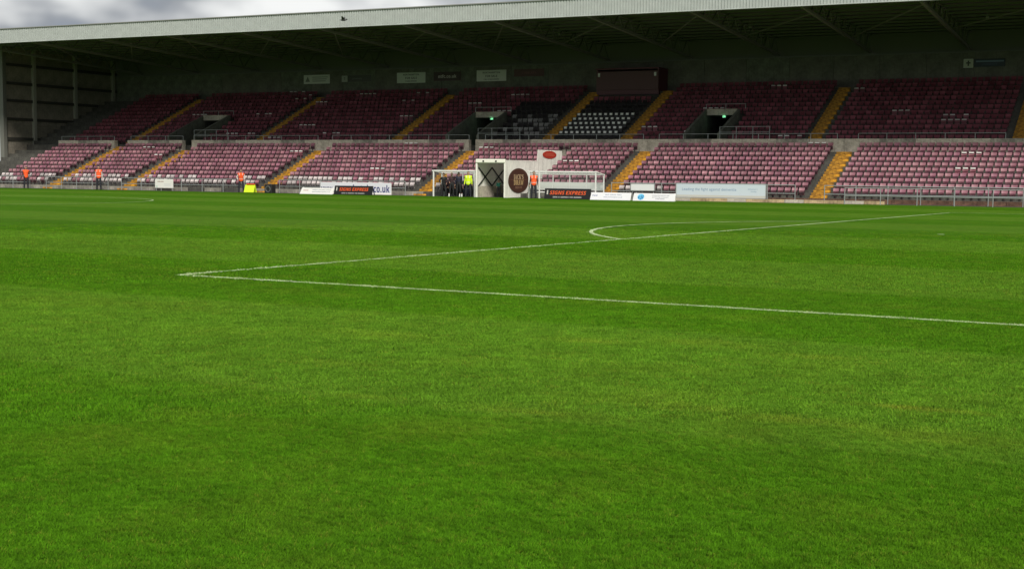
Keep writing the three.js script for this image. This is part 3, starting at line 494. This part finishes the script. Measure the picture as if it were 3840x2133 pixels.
/* ------------------------------------------------------------------ small things by the touchline */
{ const t = thing('loudspeaker', 'black box loudspeaker standing on the ground by the third lower stairs', 'loudspeaker', [-59.55, 0, -80.4]); part('cabinet', rbox(-.33, .33, 0, .64, -.25, .25, .03, 2), M.black, t); const c = part('cone', new THREE.TorusGeometry(.2, .03, 8, 24), M.steelDark, t); c.position.set(0, .3, .255); part('handle', bar([-.12, .66, 0], [.12, .66, 0], .02), M.steelDark, t); }
{ const hv = mat(lin(.62, .78, .02), { roughness: .8 }); const t = thing('hi_vis_board', 'fluorescent yellow slanted floor board beside the steward left of the loudspeaker', 'board', [-61.5, 0, -80.4]); const p = part('panel', rbox(-.45, .45, .02, .62, -.02, .02, .015), hv, t); p.rotation.x = -.35; const q = part('panel', rbox(-.45, .45, .02, .6, -.02, .02, .015), hv, t); q.position.z = -.42; q.rotation.x = .33; part('top_edge', rbox(-.3, .42, .58, .68, -.26, -.14, .02), mat(lin(.62, .06, .012), { roughness: .7 }), t); }
{ // drinks bottles on the ground in front of the left dugout
  const prof = [[0, 0], [.036, 0], [.04, .02], [.04, .15], [.03, .19], [.014, .21], [.014, .23]].map(p => new THREE.Vector2(...p)), bg = new THREE.LatheGeometry(prof, 12), cg = new THREE.CylinderGeometry(.017, .017, .03, 10), red = mat(lin(.3, .03, .03));
  [[-44.2, -79.75, 'white drinks bottle on the ground, leftmost before the left dugout'], [-43.35, -79.7, 'white drinks bottle on the ground, middle one before the left dugout'], [-43.2, -79.72, 'white drinks bottle on the ground, nearest the yellow jacketed person']].forEach(([x, z, l]) => { const t = thing('drinks_bottle', l, 'bottle', [x, .006, z], 0, 'bottles before the left dugout'); part('bottle', bg, M.white, t); part('cap', cg, red, t).position.y = .245; });
}
{ // bird in front of the roof edge
  const b = new THREE.SphereGeometry(.09, 14, 10); b.scale(2.2, .8, .8); const hd = new THREE.SphereGeometry(.055, 10, 8); hd.translate(.22, .04, 0); const beak = new THREE.ConeGeometry(.018, .06, 8); beak.rotateZ(-Math.PI / 2); beak.translate(.29, .035, 0);
  const wing = s => { const sh = new THREE.Shape(); sh.moveTo(.1, 0); sh.quadraticCurveTo(.14, .22, -.02, .46); sh.quadraticCurveTo(-.1, .3, -.12, 0); const g = new THREE.ExtrudeGeometry(sh, { depth: .012, bevelEnabled: false }); g.rotateX(s * Math.PI / 2 * .62); return g; };
  const tail = new THREE.ConeGeometry(.06, .2, 6); tail.scale(1, 1, .4); tail.rotateZ(Math.PI / 2); tail.rotateX(Math.PI / 2); tail.translate(-.25, 0, 0);
  solid('bird', merge([b, hd, beak, wing(1), wing(-1), tail].map(g => { g = g.index ? g.toNonIndexed() : g; g.deleteAttribute('uv'); return g; })), mat(lin(.05, .05, .05)), 'dark bird flying in front of the pale roof edge', 'bird', [-52.88, 12.2, -80], .3);
}

/* ------------------------------------------------------------------ people */
const V = (a, b, t) => a.map((c, i) => mix(c, b[i], t));
function field(bones, res, centre, half, k = .025) { // smooth union of tapered capsules on a grid
  const mc = new MarchingCubes(res, new THREE.MeshBasicMaterial(), false, false, 60000), f = mc.field, n = res, h = res / 2; mc.isolation = 0; f.fill(-1);
  const cell = half / h, D = new Float32Array(n * n * n).fill(1);
  for (const [a, b, ra, rb, , sx = 1, sz = 1] of bones) {
    const R = Math.max(ra, rb) * Math.max(1, sx, sz) + .07, lo = [0, 1, 2].map(i => Math.max(1, Math.floor((Math.min(a[i], b[i]) - R - centre[i]) / cell + h))), hi = [0, 1, 2].map(i => Math.min(n - 2, Math.ceil((Math.max(a[i], b[i]) + R - centre[i]) / cell + h)));
    const dx = (b[0] - a[0]) / sx, dy = b[1] - a[1], dz = (b[2] - a[2]) / sz, L = dx * dx + dy * dy + dz * dz || 1e-9;
    for (let z = lo[2]; z <= hi[2]; z++) for (let y = lo[1]; y <= hi[1]; y++) for (let x = lo[0]; x <= hi[0]; x++) {
      const px = ((x - h) * cell + centre[0] - a[0]) / sx, py = (y - h) * cell + centre[1] - a[1], pz = ((z - h) * cell + centre[2] - a[2]) / sz, t = clamp((px * dx + py * dy + pz * dz) / L), d = Math.hypot(px - dx * t, py - dy * t, pz - dz * t) - mix(ra, rb, t), o = z * n * n + y * n + x;
      const e = D[o], m = Math.max(k - Math.abs(d - e), 0) / k; D[o] = Math.min(d, e) - m * m * k * .25;
    }
  }
  for (let i = 0; i < D.length; i++) f[i] = -D[i];
  mc.update();
  const c = mc.count, P = new Float32Array(c * 3), N = new Float32Array(c * 3);
  for (let i = 0; i < c; i++) for (let q = 0; q < 3; q++) { P[3 * i + q] = mc.positionArray[3 * i + q] * half + centre[q]; N[3 * i + q] = mc.normalArray[3 * i + q]; }
  const g = new THREE.BufferGeometry(); g.setAttribute('position', new THREE.BufferAttribute(P, 3)); g.setAttribute('normal', new THREE.BufferAttribute(N, 3)); return g;
}
function nearest(bones, x, y, z) { let best = 9, tagv = 0; for (const [a, b, ra, rb, tg, sx = 1, sz = 1] of bones) { const dx = (b[0] - a[0]) / sx, dy = b[1] - a[1], dz = (b[2] - a[2]) / sz, L = dx * dx + dy * dy + dz * dz || 1e-9, px = (x - a[0]) / sx, py = y - a[1], pz = (z - a[2]) / sz, t = clamp((px * dx + py * dy + pz * dz) / L), d = Math.hypot(px - dx * t, py - dy * t, pz - dz * t) - mix(ra, rb, t); if (d < best) { best = d; tagv = tg; } } return tagv; }
// tags: 0 skin 1 top 2 trousers 3 shoes 4 hair 5 eyes 6 lips
function poseBones(p) {
  const B = [], s = p.sit, hipY = s ? .50 : .93, lean = p.lean || 0, hz = s ? -.05 : 0, up = (y, z = 0) => [0, hipY + y * Math.cos(lean) - z * Math.sin(lean), hz + y * Math.sin(lean) + z * Math.cos(lean)];
  const pel = up(.02), belly = up(.20), chest = up(.40), neck = up(.56), head = [neck[0], neck[1] + .17, neck[2] + .04 + lean * .06];
  B.push([pel, belly, .118, .112, 2, 1.28, .95], [belly, chest, .118, .13, 1, 1.3, .92], [chest, up(.49), .13, .09, 1, 1.45, .9], [up(.5), V(neck, head, .5), .058, .054, 0]);
  for (const q of [-1, 1]) {
    const sh = up(.485); sh[0] = q * .185; const e = p.arms[q < 0 ? 0 : 1], el = [sh[0] + q * e[0], sh[1] + e[1], sh[2] + e[2]], wr = [el[0] + q * e[3], el[1] + e[4], el[2] + e[5]];
    B.push([V(sh, [0, sh[1], sh[2]], .45), sh, .075, .064, 1], [sh, el, .058, .046, 1], [el, wr, .045, .032, 1]);
    const hip = [q * .095, hipY - .02, hz], kn = s ? [q * .13, .49, hz + .42] : [q * (.1 + (p.stance || .02)), .50, .02 + (q > 0 ? p.stride || 0 : -(p.stride || 0)) * .5], an = s ? [q * .13, .09, hz + .40] : [q * (.1 + (p.stance || .02) * 1.4), .09, (q > 0 ? p.stride || 0 : -(p.stride || 0))];
    B.push([hip, kn, .094, .072, 2], [kn, V(kn, an, .35), .072, .068, 2], [V(kn, an, .35), an, .068, .058, 2], [[an[0], .045, an[2] - .04], [an[0] + q * .02, .035, an[2] + .15], .045, .036, 3]);
    p['wr' + q] = [wr, el];
  }
  p.head = head; return B;
}
function handBones(wr, el, q) { // palm, four unequal bent fingers, thumb from the side of the palm
  const d = new THREE.Vector3(...wr).sub(new THREE.Vector3(...el)).normalize(), side = new THREE.Vector3(0, 0, 1).addScaledVector(d, -d.z).normalize(), curl = new THREE.Vector3().crossVectors(d, side).multiplyScalar(q), P = (a, b, c) => [wr[0] + d.x * a + side.x * b + curl.x * c, wr[1] + d.y * a + side.y * b + curl.y * c, wr[2] + d.z * a + side.z * b + curl.z * c], B = [[P(-.02, 0, 0), P(.01, 0, 0), .03, .03, 0], [P(.01, .012, 0), P(.075, .026, 0), .018, .015, 0], [P(.01, -.012, 0), P(.075, -.026, 0), .018, .015, 0], [P(.03, 0, 0), P(.08, 0, 0), .018, .015, 0]];
  [[.032, .058], [.011, .068], [-.011, .063], [-.032, .048]].forEach(([b, l]) => B.push([P(.08, b, 0), P(.08 + l * .55, b * 1.1, -.01), .0095, .009, 0], [P(.08 + l * .55, b * 1.1, -.01), P(.08 + l * .95, b * 1.12, -.032), .009, .0078, 0]));
  B.push([P(.02, .03, -.004), P(.055, .058, -.014), .012, .0105, 0], [P(.055, .058, -.014), P(.088, .062, -.024), .0105, .009, 0]); return B;
}
function headBones(c) {
  const P = (x, y, z) => [c[0] + x, c[1] + y, c[2] + z], B = [[P(0, .02, -.012), P(0, .03, .01), .086, .084, 0, .9, 1.05], [P(0, -.05, .03), P(0, -.07, .045), .055, .04, 0, 1.05, 1], [P(0, .0, .09), P(0, -.025, .108), .011, .016, 0], [P(0, -.1, -.01), P(0, -.05, 0), .055, .06, 0]];
  for (const s of [-1, 1]) B.push([P(s * .078, -.005, -.005), P(s * .083, .02, -.012), .012, .014, 0], [P(s * .03, .012, .077), P(s * .031, .012, .078), .0115, .0115, 5]);
  B.push([P(-.02, -.056, .082), P(.02, -.056, .082), .0065, .0065, 6]); return B;
}
const cache = new Map();
function bodyFor(key, p) {
  if (cache.has(key)) return cache.get(key);
  const B = poseBones(p), H = headBones(p.head), hands = [handBones(...p['wr-1'], -1), handBones(...p.wr1, 1)];
  const parts = [[field(B, 104, [0, .93, .08], .96), B], [field(H, 46, p.head, .17, .012), H], ...hands.map((h, i) => [field(h, 44, V(p[i ? 'wr1' : 'wr-1'][0], h[2][1], .8), .13, .006), h])];
  const geo = mergeGeometries(parts.map(x => x[0])), tags = [];
  for (const [g, bn] of parts) { const a = g.attributes.position; for (let i = 0; i < a.count; i++) tags.push(nearest(bn, a.getX(i), a.getY(i), a.getZ(i))); }
  const hp = p.head, hair = field([[[hp[0], hp[1] + .035, hp[2] - .022], [hp[0], hp[1] + .05, hp[2] + .004], .09, .088, 4, .93, 1.03]], 40, hp, .17, .01), ha = hair.attributes.position; // cap of hair: keep what lies above the hairline
  const keep = []; for (let i = 0; i < ha.count; i += 3) { const y = (ha.getY(i) + ha.getY(i + 1) + ha.getY(i + 2)) / 3 - hp[1], z = (ha.getZ(i) + ha.getZ(i + 1) + ha.getZ(i + 2)) / 3 - hp[2]; if (y > .055 + z * .25 || (z < -.02 && y > -.05)) keep.push(i); }
  const hv = [], hn = []; for (const i of keep) for (let q = 0; q < 3; q++) { hv.push(ha.getX(i + q), ha.getY(i + q), ha.getZ(i + q)); hn.push(hair.attributes.normal.getX(i + q), hair.attributes.normal.getY(i + q), hair.attributes.normal.getZ(i + q)); }
  const hairG = new THREE.BufferGeometry(); hairG.setAttribute('position', new THREE.Float32BufferAttribute(hv, 3)); hairG.setAttribute('normal', new THREE.Float32BufferAttribute(hn, 3));
  const torso = B.filter((b, i) => b[4] == 1 && (i < 3 || (i - 4) % 7 == 0)).map(b => [b[0], b[1], b[2] + .018, b[3] + .018, 1, b[5], b[6]]); torso.push([B[0][0], B[0][1], B[0][2] + .02, B[0][3] + .018, 1, 1.28, .97]);
  const vest = field(torso, 72, [0, p.sit ? .75 : 1.2, .05], .5, .03);
  const r = { geo, tags, hairG, vest }; cache.set(key, r); return r;
}
const skinM = { vertexColors: true, roughness: .75 };
function person(label, key, pose, pos, turn, c, group, scale = 1) { // c: skin, top, trousers, shoes, hair, vest colours
  const b = bodyFor(key, pose), t = thing('person', label, 'person', pos, turn, group); t.scale.setScalar(scale);
  const g = b.geo.clone(), col = new Float32Array(b.tags.length * 3), pal = [c.skin || [.42, .25, .18], c.top, c.legs, [.012, .012, .012], [.05, .035, .025], [.03, .02, .02], [.3, .12, .1]];
  b.tags.forEach((q, i) => col.set(pal[q], 3 * i)); g.setAttribute('color', new THREE.BufferAttribute(col, 3));
  part('body', g, new THREE.MeshStandardMaterial(skinM), t); part('hair', b.hairG, mat(lin(...(c.hair || [.03, .022, .018])), { roughness: .9 }), t);
  if (c.vest) { const v = b.vest.clone(), a = v.attributes.position, vc = new Float32Array(a.count * 3); for (let i = 0; i < a.count; i++) { const y = a.getY(i), s = Math.abs(y - 1.04) < .02 || (Math.abs(Math.abs(a.getX(i)) - .12) < .014 && y > 1.3); vc.set(s && !c.plain ? [.62, .62, .58] : c.vest, 3 * i); } v.setAttribute('color', new THREE.BufferAttribute(vc, 3)); part('vest', v, new THREE.MeshStandardMaterial({ vertexColors: true, roughness: .8 }), t); }
  return t;
}
const ORANGE = [.85, .10, .018], LIME = [.60, .80, .012], NAVY = [.012, .013, .02], BLK = [.010, .010, .012];
const down = [[.05, -.27, -.02, .03, -.25, .06], [.05, -.27, -.02, .03, -.25, .06]], hold = [[.05, -.27, .0, -.06, -.06, .22], [.06, -.25, .06, .03, .10, .22]], hips = [[.14, -.23, -.03, -.08, -.16, .10], [.14, -.23, -.03, -.08, -.16, .10]], lap = [[.05, -.24, .10, -.03, -.10, .22], [.05, -.24, .10, -.03, -.10, .22]];
const SG = 'stewards in hi-vis';
person('person in orange vest and black clothes at the far left, holding something up', 'hold', { arms: hold, stance: .03 }, [-83.95, 0, -80.5], .9, { top: BLK, legs: NAVY, vest: ORANGE, plain: 1 }, SG, 1.0);
person('person in orange vest with pale shoulders, second from the left by the fence', 'down', { arms: down, stance: .03 }, [-76.15, 0, -80.5], .5, { top: [.45, .42, .40], legs: NAVY, vest: ORANGE, hair: [.015, .015, .03] }, SG, 1.06);
person('person in orange vest leaning forward beside the yellow floor board', 'hips', { arms: hips, lean: .16, stance: .05 }, [-62.25, 0, -80.5], .6, { top: [.6, .52, .48], legs: NAVY, vest: ORANGE }, SG, .97);
person('person in lime yellow hi-vis jacket in front of the left dugout', 'jacket', { arms: down, stance: .05 }, [-42.62, 0, -79.55], .35, { top: LIME, legs: NAVY, vest: LIME, hair: [.06, .05, .02] }, SG, .97);
person('person in orange vest standing at the left end of the right dugout', 'down', { arms: down, stance: .03 }, [-37.75, 0, -79.55], .45, { top: [.05, .02, .02], legs: NAVY, vest: ORANGE, hair: [.05, .09, .06] }, SG, 1.0);
person('small person in teal top just inside the player tunnel', 'hold', { arms: hold, stance: .03 }, [-41.2, 0, -81.3], .2, { top: [.012, .13, .095], legs: BLK }, undefined, .66);
const BG = 'people in the left dugout';
person('person in maroon top seated at the left end of the left dugout', 'sit', { sit: 1, arms: lap, lean: .12 }, [-45.15, 0, -80.95], .3, { top: [.045, .012, .018], legs: BLK, vest: [.05, .012, .02], plain: 1 }, BG);
person('person in maroon top with white front, second seated in the left dugout', 'sit', { sit: 1, arms: lap, lean: .12 }, [-44.6, 0, -80.95], .35, { top: [.05, .014, .02], legs: BLK, vest: [.10, .05, .055] }, BG);
person('person in black seated in the middle of the left dugout', 'sit', { sit: 1, arms: lap, lean: .12 }, [-44.05, 0, -80.95], .2, { top: BLK, legs: BLK }, BG);
person('person in navy seated right of the middle of the left dugout', 'sit', { sit: 1, arms: lap, lean: .12 }, [-43.5, 0, -80.95], .4, { top: [.012, .014, .04], legs: [.01, .012, .03] }, BG);
person('person in dark tracksuit standing inside the left dugout', 'down', { arms: down, stance: .03 }, [-43.75, 0, -80.3], .3, { top: [.012, .012, .03], legs: BLK }, BG, .93);

person('person in black standing at the left post inside the left dugout', 'hips', { arms: hips, lean: .16, stance: .05 }, [-44.95, 0, -80.35], .4, { top: BLK, legs: BLK }, BG, .9);
person('person in dark maroon standing near the middle inside the left dugout', 'hold', { arms: hold, stance: .03 }, [-44.35, 0, -80.4], .5, { top: [.03, .01, .014], legs: BLK }, BG, .9);

renderer.render(scene, camera);
